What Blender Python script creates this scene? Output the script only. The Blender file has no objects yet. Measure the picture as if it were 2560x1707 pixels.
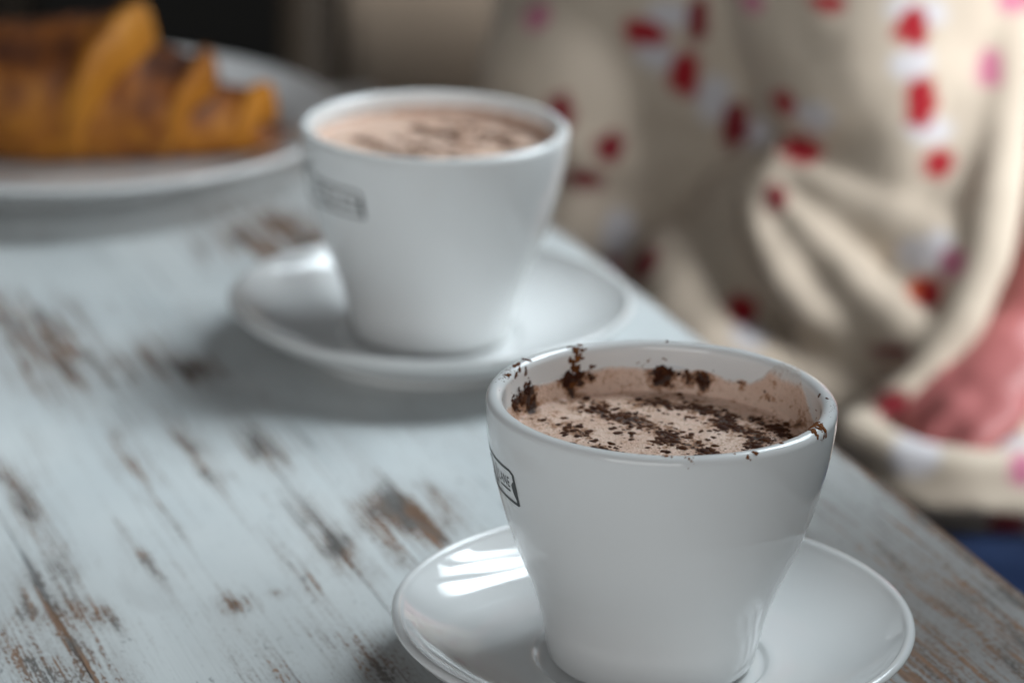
import bpy, bmesh, math, random
import numpy as np
from mathutils import Vector, Matrix, noise as mnoise

random.seed(7)
rng = np.random.default_rng(11)
S = bpy.context.scene
COL = S.collection

# ------------------------------------------------------------------ camera, world, light, exposure
cam_d = bpy.data.cameras.new('camera')
cam = bpy.data.objects.new('camera', cam_d)
COL.objects.link(cam)
cam.matrix_world = (Matrix.Translation((0, 0, 0.3683)) @ Matrix.Rotation(math.radians(90 - 19.178), 4, 'X')
                    @ Matrix.Rotation(math.radians(1.44), 4, 'Z'))
cam_d.sensor_width = 36.0
cam_d.lens = 111.35
cam_d.clip_start = 0.02
cam_d.clip_end = 60.0
cam_d.dof.use_dof = True
cam_d.dof.focus_distance = 0.822
cam_d.dof.aperture_fstop = 7.3
S.camera = cam

world = bpy.data.worlds.new('World')
S.world = world
world.use_nodes = True
wb = world.node_tree.nodes['Background']
wb.inputs[0].default_value = (0.86, 0.94, 1.0, 1)
wb.inputs[1].default_value = 0.05

def area(name, loc, target, sx, sy, power, color, spread=180):
    l = bpy.data.lights.new(name, 'AREA')
    l.shape = 'RECTANGLE'; l.size = sx; l.size_y = sy; l.energy = power; l.color = color; l.spread = math.radians(spread)
    o = bpy.data.objects.new(name, l); COL.objects.link(o)
    o.location = loc
    o.rotation_euler = (Vector(target) - Vector(loc)).to_track_quat('-Z', 'Y').to_euler()
    return o
# the cafe window, to the right and beyond the table
for k, (dx, dy) in enumerate(((-.21, .25), (0, 0), (.21, -.25))):     # three tall panes
    area('window_pane_light', (0.98 + dx, 1.80 + dy, 1.45), (-0.18, 0.99, 0.0), 0.24, 1.15, (1.0, 1.06, .96)[k], (0.83, 0.94, 1.0), 38)
# added narrow-beam lamp, out of view, to brighten the person's blouse
area('blouse_fill_light', (0.90, 0.88, 0.42), (0.215, 1.36, 0.04), 0.40, 0.40, 0.98, (0.96, 0.98, 1.0), 36)
# dim daylit room behind the camera
area('room_light', (-0.5, -1.6, 0.75), (0.02, 1.0, 0.0), 2.2, 1.3, 21.5, (0.985, 0.995, 1.0))
# added fill lamp, out of view, to brighten the taupe chair back
area('chair_fill_light', (-0.25, 1.55, 0.95), (0.0, 2.02, -0.12), 0.3, 0.3, 2.2, (1.0, 0.93, 0.84), 50)

S.view_settings.view_transform = 'Standard'
S.view_settings.look = 'None'
S.view_settings.exposure = 0.12
S.view_settings.gamma = 1.0
S.view_settings.use_curve_mapping = False
S.render.engine = 'CYCLES'
S.cycles.use_denoising = True
S.cycles.use_adaptive_sampling = True
S.cycles.adaptive_threshold = 0.02
S.cycles.max_bounces = 6
S.cycles.diffuse_bounces = 3
S.cycles.glossy_bounces = 3
S.cycles.transmission_bounces = 2
S.cycles.sample_clamp_indirect = 4.0

# ------------------------------------------------------------------ helpers
def tag(o, label=None, cat=None, group=None, kind=None):
    if label: o['label'] = label
    if cat: o['category'] = cat
    if group: o['group'] = group
    if kind: o['kind'] = kind
    return o

def empty(name, loc=(0, 0, 0), rotz=0.0):
    o = bpy.data.objects.new(name, None); COL.objects.link(o)
    o.empty_display_size = 0.02
    o.location = loc; o.rotation_euler = (0, 0, rotz)
    return o

def mesh_obj(name, verts, faces, mat, parent=None, smooth=True):
    m = bpy.data.meshes.new(name)
    m.from_pydata([tuple(map(float, v)) for v in verts], [], faces)
    m.update()
    if mat: m.materials.append(mat)
    if smooth: m.polygons.foreach_set('use_smooth', [True] * len(m.polygons))
    o = bpy.data.objects.new(name, m); COL.objects.link(o)
    o.parent = parent
    return o

def bm_obj(name, bm, mat, parent=None, smooth=True):
    m = bpy.data.meshes.new(name)
    bmesh.ops.recalc_face_normals(bm, faces=bm.faces)
    bm.to_mesh(m); bm.free()
    if mat: m.materials.append(mat)
    if smooth: m.polygons.foreach_set('use_smooth', [True] * len(m.polygons))
    o = bpy.data.objects.new(name, m); COL.objects.link(o)
    o.parent = parent
    return o

def catmull(P, n=8):
    P = np.array(P, float); out = []
    for i in range(len(P) - 1):
        p0 = P[max(i - 1, 0)]; p1 = P[i]; p2 = P[i + 1]; p3 = P[min(i + 2, len(P) - 1)]
        for k in range(n):
            t = k / n
            out.append(.5 * ((2 * p1) + (-p0 + p2) * t + (2 * p0 - 5 * p1 + 4 * p2 - p3) * t * t + (-p0 + 3 * p1 - 3 * p2 + p3) * t ** 3))
    out.append(P[-1])
    return np.array(out)

def revolve(prof, n=128, close_start=True, close_end=True):
    """prof: (r, z) in metres, from the underside axis round to the top axis."""
    verts, faces = [], []
    m = len(prof)
    for r, z in prof:
        for k in range(n):
            a = 2 * math.pi * k / n
            verts.append((r * math.cos(a), r * math.sin(a), z))
    for i in range(m - 1):
        for k in range(n):
            k2 = (k + 1) % n
            faces.append((i * n + k, i * n + k2, (i + 1) * n + k2, (i + 1) * n + k))
    if close_start:
        verts.append((0, 0, prof[0][1])); c = len(verts) - 1
        for k in range(n): faces.append((c, (k + 1) % n, k))
    if close_end:
        verts.append((0, 0, prof[-1][1])); c = len(verts) - 1
        b = (m - 1) * n
        for k in range(n): faces.append((c, b + k, b + (k + 1) % n))
    return verts, faces

def tube(bm, pts, radii, seg=14, flat=None):
    """closed tapered tube through pts (round ends added as rings); flat = (axis, factor) squashes the section."""
    pts = [Vector(p) for p in pts]
    # round ends
    def ring(c, t, r, ref):
        x = ref - t * ref.dot(t)
        x = x.normalized(); y = t.cross(x)
        return [bm.verts.new(c + x * r * math.cos(2 * math.pi * k / seg) + y * r * math.sin(2 * math.pi * k / seg)) for k in range(seg)]
    T = []
    for i in range(len(pts)):
        a = pts[max(i - 1, 0)]; b = pts[min(i + 1, len(pts) - 1)]
        T.append((b - a).normalized())
    ref = Vector((0, 0, 1)) if abs(T[0].z) < .9 else Vector((1, 0, 0))
    rings = []
    r0 = radii[0]
    for a in (80, 55, 28):
        rings.append(ring(pts[0] - T[0] * r0 * math.sin(math.radians(a)), T[0], r0 * math.cos(math.radians(a)), ref))
    for p, t, r in zip(pts, T, radii): rings.append(ring(p, t, r, ref))
    r1 = radii[-1]
    for a in (28, 55, 80):
        rings.append(ring(pts[-1] + T[-1] * r1 * math.sin(math.radians(a)), T[-1], r1 * math.cos(math.radians(a)), ref))
    for A, B in zip(rings[:-1], rings[1:]):
        for k in range(seg):
            bm.faces.new((A[k], A[(k + 1) % seg], B[(k + 1) % seg], B[k]))
    bm.faces.new(list(reversed(rings[0]))); bm.faces.new(rings[-1])

def ellipsoid(bm, c, r, rot=None, sub=4):
    M = Matrix.Translation(c) @ (rot.to_4x4() if rot else Matrix.Identity(4)) @ Matrix.Diagonal((r[0], r[1], r[2], 1))
    bmesh.ops.create_icosphere(bm, subdivisions=sub, radius=1, matrix=M)

def merged(bm, voxel, smooth_it, factor=.5):
    """one continuous skin round everything in bm"""
    m = bpy.data.meshes.new('tmp'); bmesh.ops.recalc_face_normals(bm, faces=bm.faces); bm.to_mesh(m); bm.free()
    o = bpy.data.objects.new('tmp', m); COL.objects.link(o)
    r = o.modifiers.new('r', 'REMESH'); r.mode = 'VOXEL'; r.voxel_size = voxel
    s = o.modifiers.new('s', 'SMOOTH'); s.iterations = smooth_it; s.factor = factor
    dg = bpy.context.evaluated_depsgraph_get()
    me = bpy.data.meshes.new_from_object(o.evaluated_get(dg))
    bpy.data.objects.remove(o)
    return me

# ------------------------------------------------------------------ materials
class NT:
    def __init__(self, name):
        self.m = bpy.data.materials.new(name); self.m.use_nodes = True
        self.t = self.m.node_tree; self.b = self.t.nodes['Principled BSDF']
    def n(self, kind, **kw):
        x = self.t.nodes.new(kind)
        for k, v in kw.items(): setattr(x, k, v)
        return x
    def l(self, a, b): self.t.links.new(a, b)
    def math(self, op, a, b=None, clamp=False):
        x = self.n('ShaderNodeMath', operation=op); x.use_clamp = clamp
        for i, v in enumerate((a, b)):
            if v is None: continue
            if isinstance(v, (int, float)): x.inputs[i].default_value = v
            else: self.l(v, x.inputs[i])
        return x.outputs[0]
    def noise(self, vec, scale, detail=4, rough=.55, dist=0.0):
        x = self.n('ShaderNodeTexNoise'); x.inputs['Scale'].default_value = scale
        x.inputs['Detail'].default_value = detail; x.inputs['Roughness'].default_value = rough
        x.inputs['Distortion'].default_value = dist
        if vec is not None: self.l(vec, x.inputs['Vector'])
        return x.outputs['Fac']
    def ramp(self, fac, stops):
        x = self.n('ShaderNodeValToRGB'); e = x.color_ramp.elements
        e[0].position, e[0].color = stops[0][0], (*stops[0][1], 1)
        e[1].position, e[1].color = stops[-1][0], (*stops[-1][1], 1)
        for p, c in stops[1:-1]:
            k = e.new(p); k.color = (*c, 1)
        self.l(fac, x.inputs['Fac']); return x.outputs['Color']
    def mix(self, fac, a, b):
        x = self.n('ShaderNodeMix', data_type='RGBA')
        for s, v in ((x.inputs[0], fac), (x.inputs[6], a), (x.inputs[7], b)):
            if isinstance(v, (int, float)): s.default_value = v
            elif isinstance(v, tuple): s.default_value = (*v, 1)
            else: self.l(v, s)
        return x.outputs[2]
    def smooth(self, v, lo, hi):
        x = self.n('ShaderNodeMapRange', interpolation_type='SMOOTHSTEP')
        x.inputs['From Min'].default_value = lo; x.inputs['From Max'].default_value = hi
        self.l(v, x.inputs['Value']); return x.outputs['Result']
    def mapping(self, vec, scale):
        x = self.n('ShaderNodeMapping'); x.inputs['Scale'].default_value = scale
        self.l(vec, x.inputs['Vector']); return x.outputs['Vector']
    def obj(self): return self.n('ShaderNodeTexCoord').outputs['Object']
    def attr(self, name, out='Fac'):
        x = self.n('ShaderNodeAttribute'); x.attribute_name = name; return x.outputs[out]
    def bump(self, h, strength, dist):
        x = self.n('ShaderNodeBump'); x.inputs['Strength'].default_value = strength
        x.inputs['Distance'].default_value = dist
        self.l(h, x.inputs['Height']); self.l(x.outputs['Normal'], self.b.inputs['Normal'])
    def set(self, **kw):
        for k, v in kw.items():
            s = self.b.inputs[k.replace('_', ' ')]
            if isinstance(v, tuple): s.default_value = (*v, 1)
            elif isinstance(v, (int, float)): s.default_value = v
            else: self.l(v, s)
        return self.m

def mat_plain(name, col, rough=.5, var=.12, scale=40, bump=0.0, spec=.5):
    t = NT(name); o = t.obj()
    f = t.noise(o, scale, 5)
    c = t.mix(f, tuple(x * (1 - var) for x in col), tuple(min(1, x * (1 + var)) for x in col))
    if bump: t.bump(t.noise(o, scale * 6, 4), bump, .001)
    t.b.inputs['Specular IOR Level'].default_value = spec
    return t.set(Base_Color=c, Roughness=rough)

def mat_glaze(name, col):
    t = NT(name); o = t.obj()
    f = t.noise(o, 18, 3)
    c = t.mix(f, tuple(x * .985 for x in col), col)
    # a few pinholes in the glaze
    v = t.n('ShaderNodeTexVoronoi'); v.inputs['Scale'].default_value = 95; t.l(o, v.inputs['Vector'])
    pin = t.smooth(v.outputs['Distance'], .045, .02)
    rare = t.smooth(t.noise(o, 70, 1), .63, .66)
    c = t.mix(t.math('MULTIPLY', t.math('MULTIPLY', pin, rare), .6), c, (.16, .13, .11))
    t.bump(t.noise(o, 60, 2), .05, .0006)
    t.b.inputs['Coat Weight'].default_value = .12
    t.b.inputs['Coat Roughness'].default_value = .03
    r = t.n('ShaderNodeMapRange'); r.inputs['To Min'].default_value = .045; r.inputs['To Max'].default_value = .085
    t.l(t.noise(o, 130, 4), r.inputs['Value'])
    return t.set(Base_Color=c, Roughness=r.outputs['Result'])

M_cup = mat_glaze('white_glaze', (.80, .805, .80))
M_plate = mat_glaze('plate_glaze', (.74, .755, .76))
M_print = mat_plain('black_print', (.012, .012, .012), .35, .1, 300)

def mat_table():
    t = NT('worn_white_paint'); o = t.obj()
    wear = t.attr('wear'); dirt_shade = t.attr('dirt_shade')
    long_ = t.mapping(o, (5, 210, 60)); fine = t.mapping(o, (24, 760, 200)); blot = t.mapping(o, (26, 75, 40))
    nl = t.noise(long_, 1.0, 4, .6, .4); nf = t.noise(fine, 1.0, 3, .65); nb = t.noise(blot, 1.0, 4, .62, .4)
    grit = t.noise(t.mapping(o, (420, 900, 500)), 1.0, 3, .7)
    # bare wood where the paint is rubbed off
    s = t.math('ADD', t.math('MULTIPLY', nl, .50), t.math('MULTIPLY', nb, .42))
    s = t.math('ADD', s, t.math('MULTIPLY', t.math('SUBTRACT', nf, .5), .55))
    s = t.math('ADD', s, t.math('MULTIPLY', t.math('SUBTRACT', grit, .5), .46))
    s = t.math('ADD', s, t.math('MULTIPLY', wear, .250))
    bare = t.smooth(s, .675, .725)
    thin = t.smooth(s, .50, .71)
    wood = t.ramp(nf, [(.28, (.050, .034, .027)), (.45, (.135, .080, .052)), (.62, (.25, .140, .086)), (.8, (.33, .21, .135))])
    wood = t.mix(t.smooth(nb, .47, .64), wood, t.ramp(nf, [(.3, (.07, .07, .07)), (.7, (.21, .19, .175))]))
    pv = t.noise(t.mapping(o, (9, 14, 10)), 1.0, 3)
    paint = t.mix(t.smooth(pv, .3, .7), (.585, .620, .628), (.690, .712, .708))
    paint = t.mix(t.math('MULTIPLY', thin, .55), paint, (.33, .30, .285))
    haze_ = t.smooth(t.noise(t.mapping(o, (11, 34, 20)), 1.0, 4, .6, .5), .50, .72)
    paint = t.mix(t.math('MULTIPLY', haze_, .30), paint, (.40, .385, .375))
    # fine grey cracks along the grain and small dark specks
    cr = t.smooth(t.noise(t.mapping(o, (5, 260, 60)), 1.0, 4, .6, .3), .625, .675)
    crm = t.smooth(t.noise(t.mapping(o, (10, 30, 20)), 1.0, 3), .47, .60)
    cr = t.math('MULTIPLY', cr, crm)
    sp = t.smooth(t.noise(t.mapping(o, (190, 420, 200)), 1.0, 3, .6), .64, .68)
    spm = t.math('ADD', t.smooth(t.noise(t.mapping(o, (14, 20, 20)), 1.0, 2), .46, .66), t.math('ADD', dirt_shade, t.math('MULTIPLY', wear, .5)))
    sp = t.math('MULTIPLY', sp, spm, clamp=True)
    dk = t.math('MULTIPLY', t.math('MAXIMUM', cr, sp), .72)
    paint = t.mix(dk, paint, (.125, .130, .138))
    paint = t.mix(t.math('MULTIPLY', dirt_shade, .80, clamp=True), paint, (.130, .113, .100))  # grime tone, also carrying shade painted along the right strip
    col = t.mix(bare, paint, wood)
    t.bump(nf, .30, .0005)
    r = t.n('ShaderNodeMapRange'); r.inputs['To Min'].default_value = .58; r.inputs['To Max'].default_value = .80
    t.l(bare, r.inputs['Value'])
    t.b.inputs['Specular IOR Level'].default_value = .28
    return t.set(Base_Color=col, Roughness=r.outputs['Result'])
M_table = mat_table()
M_wood = mat_plain('brown_wood', (.16, .095, .06), .55, .3, 30, .2)
M_darkwood = mat_plain('dark_wood', (.022, .017, .012), .5, .3, 20, .2)

def mat_foam():
    t = NT('chocolate_foam'); o = t.obj()
    coc = t.attr('cocoa'); film = t.attr('film')
    n1 = t.noise(o, 420, 5, .6); n2 = t.noise(o, 1500, 4, .6); n3 = t.noise(o, 140, 4, .6)
    base = t.mix(t.smooth(n3, .3, .7), (.80, .535, .41), (.88, .645, .52))
    base = t.mix(t.math('MULTIPLY', film, .45), base, (.72, .545, .44))
    thin = t.math('MULTIPLY', t.smooth(t.math('ADD', t.attr('thin'), t.math('MULTIPLY', t.math('SUBTRACT', n3, .5), 1.1)), .35, .95), .92)
    base = t.mix(thin, base, (.78, .765, .74))
    base = t.mix(t.math('MULTIPLY', t.smooth(n2, .58, .68), .35), base, (.36, .20, .13))
    s = t.math('ADD', t.math('MULTIPLY', n1, .6), t.math('ADD', t.math('MULTIPLY', n2, .35), t.math('MULTIPLY', coc, .26)))
    halo = t.smooth(s, .525, .67)
    base = t.mix(t.math('MULTIPLY', halo, .85), base, (.34, .135, .042))
    dark = t.smooth(s, .645, .72)
    base = t.mix(dark, base, (.040, .014, .006))
    bv = t.n('ShaderNodeTexVoronoi'); bv.inputs['Scale'].default_value = 1300; t.l(o, bv.inputs['Vector'])
    t.bump(t.math('ADD', t.math('ADD', n2, t.math('MULTIPLY', n1, .8)), bv.outputs['Distance']), .45, .0006)
    r = t.mix(dark, (.20, .20, .20), (.6, .6, .6))
    return t.set(Base_Color=base, Roughness=r)
M_foam = mat_foam()

def mat_cocoa():
    t = NT('cocoa'); o = t.obj()
    sh = t.attr('shade')
    c = t.mix(sh, (.040, .0105, .0042), (.27, .095, .022))
    t.bump(t.noise(o, 2600, 3), .6, .0003)
    t.b.inputs['Specular IOR Level'].default_value = .2
    return t.set(Base_Color=c, Roughness=.8)
M_cocoa = mat_cocoa()

def mat_crust():
    t = NT('croissant_crust'); o = t.obj()
    n = t.noise(o, 38, 6, .6, .6); st = t.noise(t.mapping(o, (120, 26, 60)), 1.0, 4)
    e = t.attr('edge')
    s = t.math('ADD', t.math('MULTIPLY', n, .55), t.math('ADD', t.math('MULTIPLY', st, .35), t.math('MULTIPLY', e, .17)))
    c = t.ramp(s, [(.24, (.060, .014, .002)), (.38, (.20, .055, .004)), (.52, (.38, .135, .006)), (.80, (.54, .215, .012))])
    t.bump(st, .4, .002)
    return t.set(Base_Color=c, Roughness=.6)
M_crust = mat_crust()

def mat_cloth():
    t = NT('cream_print_cotton'); o = t.obj()
    c = t.attr('print', 'Color')
    f = t.noise(o, 30, 4)
    x = t.n('ShaderNodeMix', data_type='RGBA', blend_type='MULTIPLY'); x.inputs[0].default_value = 1
    t.l(c, x.inputs[6]); t.l(t.ramp(f, [(.2, (.93, .93, .93)), (.8, (1, 1, 1))]), x.inputs[7])
    t.bump(t.noise(o, 900, 2), .2, .0004)
    t.b.inputs['Sheen Weight'].default_value = .15
    return t.set(Base_Color=x.outputs[2], Roughness=.85)
M_cloth = mat_cloth()
M_skin = NT('skin')
_o = M_skin.obj()
M_skin = M_skin.set(Base_Color=M_skin.mix(M_skin.noise(_o, 35, 4), (.42, .130, .128), (.46, .150, .145)), Roughness=.45)
M_denim = mat_plain('blue_denim', (.001, .016, .066), .95, .3, 60, .3)
M_taupe = mat_plain('taupe_upholstery', (.30, .26, .22), .85, .12, 25, .3)
M_black = mat_plain('dark_brown_leather', (.045, .037, .026), .6, .2, 25, .2)

# ------------------------------------------------------------------ floor
def mat_floor():
    t = NT('dark_floor'); o = t.obj()
    n = t.noise(t.mapping(o, (1.2, 14, 1)), 1.0, 5)
    return t.set(Base_Color=t.ramp(n, [(.3, (.030, .022, .013)), (.7, (.062, .047, .030))]), Roughness=.6)
FLOOR_Z = -0.745
fl = mesh_obj('floor', [(-8, -4, FLOOR_Z), (8, -4, FLOOR_Z), (8, 12, FLOOR_Z), (-8, 12, FLOOR_Z)], [(0, 1, 2, 3)], mat_floor(), smooth=False)
tag(fl, kind='structure')

# ------------------------------------------------------------------ table (local x along the boards, local y away from the edge the person sits at)
TA = math.atan2(0.9346, -0.3556)
table = empty('cafe_table', (0.0676, 1.065, 0), TA)
tag(table, 'white painted wooden cafe table with worn paint, carrying both cups and the plate', 'table')
# where the paint is worn: (along, across, half length, half width, amount)
WEAR = []
def to_tab(x, y):
    dx, dy = x - .0676, y - 1.065
    return (dx * math.cos(TA) + dy * math.sin(TA), -dx * math.sin(TA) + dy * math.cos(TA))
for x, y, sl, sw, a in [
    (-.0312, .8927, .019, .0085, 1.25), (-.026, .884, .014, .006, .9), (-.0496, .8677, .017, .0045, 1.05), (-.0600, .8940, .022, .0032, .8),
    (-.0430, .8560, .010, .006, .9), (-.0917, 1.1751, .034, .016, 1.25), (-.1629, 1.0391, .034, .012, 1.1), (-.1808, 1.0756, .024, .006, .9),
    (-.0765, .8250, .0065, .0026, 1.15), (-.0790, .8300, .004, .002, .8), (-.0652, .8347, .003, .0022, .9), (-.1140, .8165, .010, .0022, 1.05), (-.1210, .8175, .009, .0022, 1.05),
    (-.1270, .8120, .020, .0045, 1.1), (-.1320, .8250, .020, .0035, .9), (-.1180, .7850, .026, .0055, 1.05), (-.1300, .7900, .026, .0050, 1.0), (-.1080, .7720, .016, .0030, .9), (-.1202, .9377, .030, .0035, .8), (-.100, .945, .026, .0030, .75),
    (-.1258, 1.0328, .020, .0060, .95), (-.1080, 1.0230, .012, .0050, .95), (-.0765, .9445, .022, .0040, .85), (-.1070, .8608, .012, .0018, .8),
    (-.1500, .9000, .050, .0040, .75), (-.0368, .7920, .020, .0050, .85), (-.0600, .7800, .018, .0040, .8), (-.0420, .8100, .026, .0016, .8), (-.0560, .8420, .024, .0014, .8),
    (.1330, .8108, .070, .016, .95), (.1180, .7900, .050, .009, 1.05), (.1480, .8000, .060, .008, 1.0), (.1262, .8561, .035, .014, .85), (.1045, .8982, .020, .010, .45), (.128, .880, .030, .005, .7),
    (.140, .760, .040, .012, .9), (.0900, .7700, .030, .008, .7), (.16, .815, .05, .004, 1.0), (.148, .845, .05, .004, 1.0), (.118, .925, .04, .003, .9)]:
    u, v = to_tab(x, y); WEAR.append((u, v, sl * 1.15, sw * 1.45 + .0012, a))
for _ in range(150):                                    # the rest of the top
    u = rng.uniform(-1.2, .38); v = rng.uniform(0, .75)
    y = 1.065 + u * math.sin(TA) + v * math.cos(TA); x = .0676 + u * math.cos(TA) - v * math.sin(TA)
    if .72 < y < 1.32 and -.22 < x < .2: continue
    WEAR.append((u, v, rng.uniform(.006, .035), rng.uniform(.002, .008), rng.uniform(.6, 1.1)))
DIRT_SHADE = [to_tab(-.055, .785) + (.05, .030, .42), to_tab(-.12, .80) + (.06, .02, .35), to_tab(.125, .83) + (.10, .038, 1.0), to_tab(.105, .89) + (.05, .016, .45), to_tab(-.03, .775) + (.03, .03, .5),  # real grime; the right-strip entries also paint in the shadow lying there
        to_tab(-.13, .78) + (.05, .022, .35), to_tab(.10, .74) + (.08, .05, .8), to_tab(-.07, 1.40) + (.05, .07, 1.1)]  # last entry only darkens the far corner
W_ = np.array(WEAR); D_ = np.array(DIRT_SHADE)
def field(A, u, v):
    d = ((u[:, None] - A[:, 0]) / A[:, 2]) ** 2 + ((v[:, None] - A[:, 1]) / A[:, 3]) ** 2
    return (A[:, 4] * np.exp(-d * .5)).max(1)
U0, U1, PW, NP, TH = -1.15, .375, .09, 8, .026
for i in range(NP):
    v0, v1 = i * PW + (.00002 if i else 0), (i + 1) * PW - .00002
    b = .00025
    us = np.concatenate([np.linspace(U0, -.40, 60, endpoint=False), np.linspace(-.40, .13, 180, endpoint=False), np.linspace(.13, U1, 40)])
    vs = np.concatenate([[v0, v0 + .0001], np.linspace(v0 + b, v1 - b, 33), [v1 - .0001, v1]])
    zs = np.zeros(len(vs)); zs[0] = zs[-1] = -b; zs[1] = zs[-2] = -.00006
    dz = rng.uniform(-.00008, .00008)
    nu, nv = len(us), len(vs)
    UU, VV = np.meshgrid(us, vs, indexing='ij'); ZZ = np.broadcast_to(zs, UU.shape) + dz
    verts = np.stack([UU.ravel(), VV.ravel(), ZZ.ravel()], 1)
    if i == 0:                                          # the outer edge is knocked about
        e = np.array([mnoise.noise(Vector((u * 30, 3.1, 0))) for u in us]) * .0008
        verts[:, 1] += np.where(VV.ravel() < v0 + .003, np.repeat(e, nv), 0)
    idx = np.arange(nu * nv).reshape(nu, nv)
    faces = np.stack([idx[:-1, :-1], idx[1:, :-1], idx[1:, 1:], idx[:-1, 1:]], -1).reshape(-1, 4).tolist()
    n0 = len(verts)
    low = np.array([(U0, v0, -TH), (U1, v0, -TH), (U1, v1, -TH), (U0, v1, -TH)])
    verts = np.vstack([verts, low])
    faces += [list(idx[:, 0][::-1]) + [n0, n0 + 1], list(idx[:, -1]) + [n0 + 2, n0 + 3],
              list(idx[0, :]) + [n0 + 3, n0], list(idx[-1, :][::-1]) + [n0 + 1, n0 + 2], [n0 + 3, n0 + 2, n0 + 1, n0]]
    p = mesh_obj('plank', verts, faces, M_table, table, smooth=False)
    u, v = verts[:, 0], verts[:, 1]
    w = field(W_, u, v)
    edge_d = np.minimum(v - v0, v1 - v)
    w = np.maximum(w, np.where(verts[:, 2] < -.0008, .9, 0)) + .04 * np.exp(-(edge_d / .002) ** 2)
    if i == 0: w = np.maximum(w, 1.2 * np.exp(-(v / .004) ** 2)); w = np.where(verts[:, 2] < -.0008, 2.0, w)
    for nm, val in (('wear', w), ('dirt_shade', field(D_, u, v))):
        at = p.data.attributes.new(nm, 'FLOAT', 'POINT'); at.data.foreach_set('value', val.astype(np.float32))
def box(bm, lo, hi):
    r = bmesh.ops.create_cube(bm, size=1, matrix=Matrix.Translation([(a + c) / 2 for a, c in zip(lo, hi)]) @ Matrix.Diagonal([c - a for a, c in zip(lo, hi)] + [1]))
    return r
bm = bmesh.new(); box(bm, (U0 + .03, .04, -TH - .012), (U1 - .03, NP * PW - .04, -TH - .0005))
bm_obj('under_board', bm, M_wood, table, False)
for uu in (U0 + .05, U1 - .11):
    for vv in (.05, NP * PW - .11):
        bm = bmesh.new(); box(bm, (uu, vv, FLOOR_Z), (uu + .06, vv + .06, -TH - .0125))
        bmesh.ops.bevel(bm, geom=bm.edges[:], offset=.004, segments=2, affect='EDGES')
        bm_obj('leg', bm, M_wood, table, False)

# ------------------------------------------------------------------ crockery
OUT = [(26.0, 0), (27.6, 0.8), (28.4, 3), (29.6, 9), (30.9, 15), (33.5, 23), (36.0, 29), (39.5, 38), (43.0, 50), (45.3, 61), (46.3, 68.5), (46.45, 72.7)]
INN = [(42.05, 72.7), (41.9, 68), (41.2, 61), (39.2, 50), (35.8, 38), (30, 26), (24, 18), (15, 12), (1.0, 10)]
LIP = np.array([(44.25 + 2.2 * math.cos(a), 72.7 + 2.2 * math.sin(a)) for a in np.linspace(0, math.pi, 15)])[1:-1]
o_curve = catmull(OUT, 6); i_curve = catmull(INN, 6)
CUP = np.vstack([[(22.5, 1.2), (23.2, .1)], o_curve, LIP, i_curve]) / 1000
CUP_Z = .0065
def out_r(z):                                            # z above the cup's foot, metres
    return float(np.interp(z * 1000, o_curve[:, 1], o_curve[:, 0])) / 1000

def cup_mesh():
    return revolve([tuple(p) for p in CUP], 160)

SAU = catmull([(38, 1.5), (40.5, .0), (43, .0), (44, 2.0), (50, 5.2), (58, 8.4), (64.5, 12.0), (68.6, 15.5), (70.3, 17.6)], 6)
SAU_LIP = np.array([(69.2 + 1.45 * math.cos(a), 18.0 + 1.35 * math.sin(a)) for a in np.linspace(-.2, math.pi - .25, 10)])
SAU_IN = catmull([(67.3, 17.7), (63.0, 14.3), (56, 10.6), (48, 8.0), (41, 6.9), (36.2, 6.5), (34.2, 6.4), (33.0, 6.3), (32.0, 6.1), (31.2, 5.5), (30.2, 5.05), (26, 5.0), (6, 5.0), (1, 5.0)], 5)
SAUCER = np.vstack([SAU, SAU_LIP, SAU_IN]) / 1000

def handle_mesh(bm):
    P = [(43.0, 64), (51, 66.0), (60, 63.5), (66.5, 56.5), (67, 47.5), (61, 39), (51, 33.5), (37.0, 30.5)]
    P = catmull(P, 4)
    n = len(P)
    pts = [Vector((x / 1000, 0, z / 1000)) for x, z in P]
    seg = 14; rings = []
    for i, p in enumerate(pts):
        a, b = pts[max(i - 1, 0)], pts[min(i + 1, n - 1)]
        t = (b - a).normalized(); nrm = Vector((t.z, 0, -t.x))
        e = 1 + .5 * (abs(2 * i / (n - 1) - 1) ** 6)
        rings.append([bm.verts.new(p + nrm * .0033 * e * math.cos(2 * math.pi * k / seg) + Vector((0, 1, 0)) * .0056 * e * math.sin(2 * math.pi * k / seg)) for k in range(seg)])
    for A, B in zip(rings[:-1], rings[1:]):
        for k in range(seg): bm.faces.new((A[k], A[(k + 1) % seg], B[(k + 1) % seg], B[k]))
    bm.faces.new(rings[0]); bm.faces.new(rings[-1])

def text_polys(body, width, height):
    c = bpy.data.curves.new('txt', 'FONT'); c.body = body; c.resolution_u = 4; c.offset = .010; c.space_character = 1.18
    o = bpy.data.objects.new('txt', c); COL.objects.link(o)
    dg = bpy.context.evaluated_depsgraph_get()
    me = bpy.data.meshes.new_from_object(o.evaluated_get(dg))
    V = np.array([v.co[:] for v in me.vertices]); F = [tuple(p.vertices) for p in me.polygons]
    bpy.data.objects.remove(o); bpy.data.curves.remove(c)
    lo, hi = V.min(0), V.max(0)
    V[:, 0] = (V[:, 0] - lo[0]) / (hi[0] - lo[0]) * width
    V[:, 1] = (V[:, 1] - lo[1]) / (hi[1] - lo[1]) * height
    return V[:, :2], F

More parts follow.
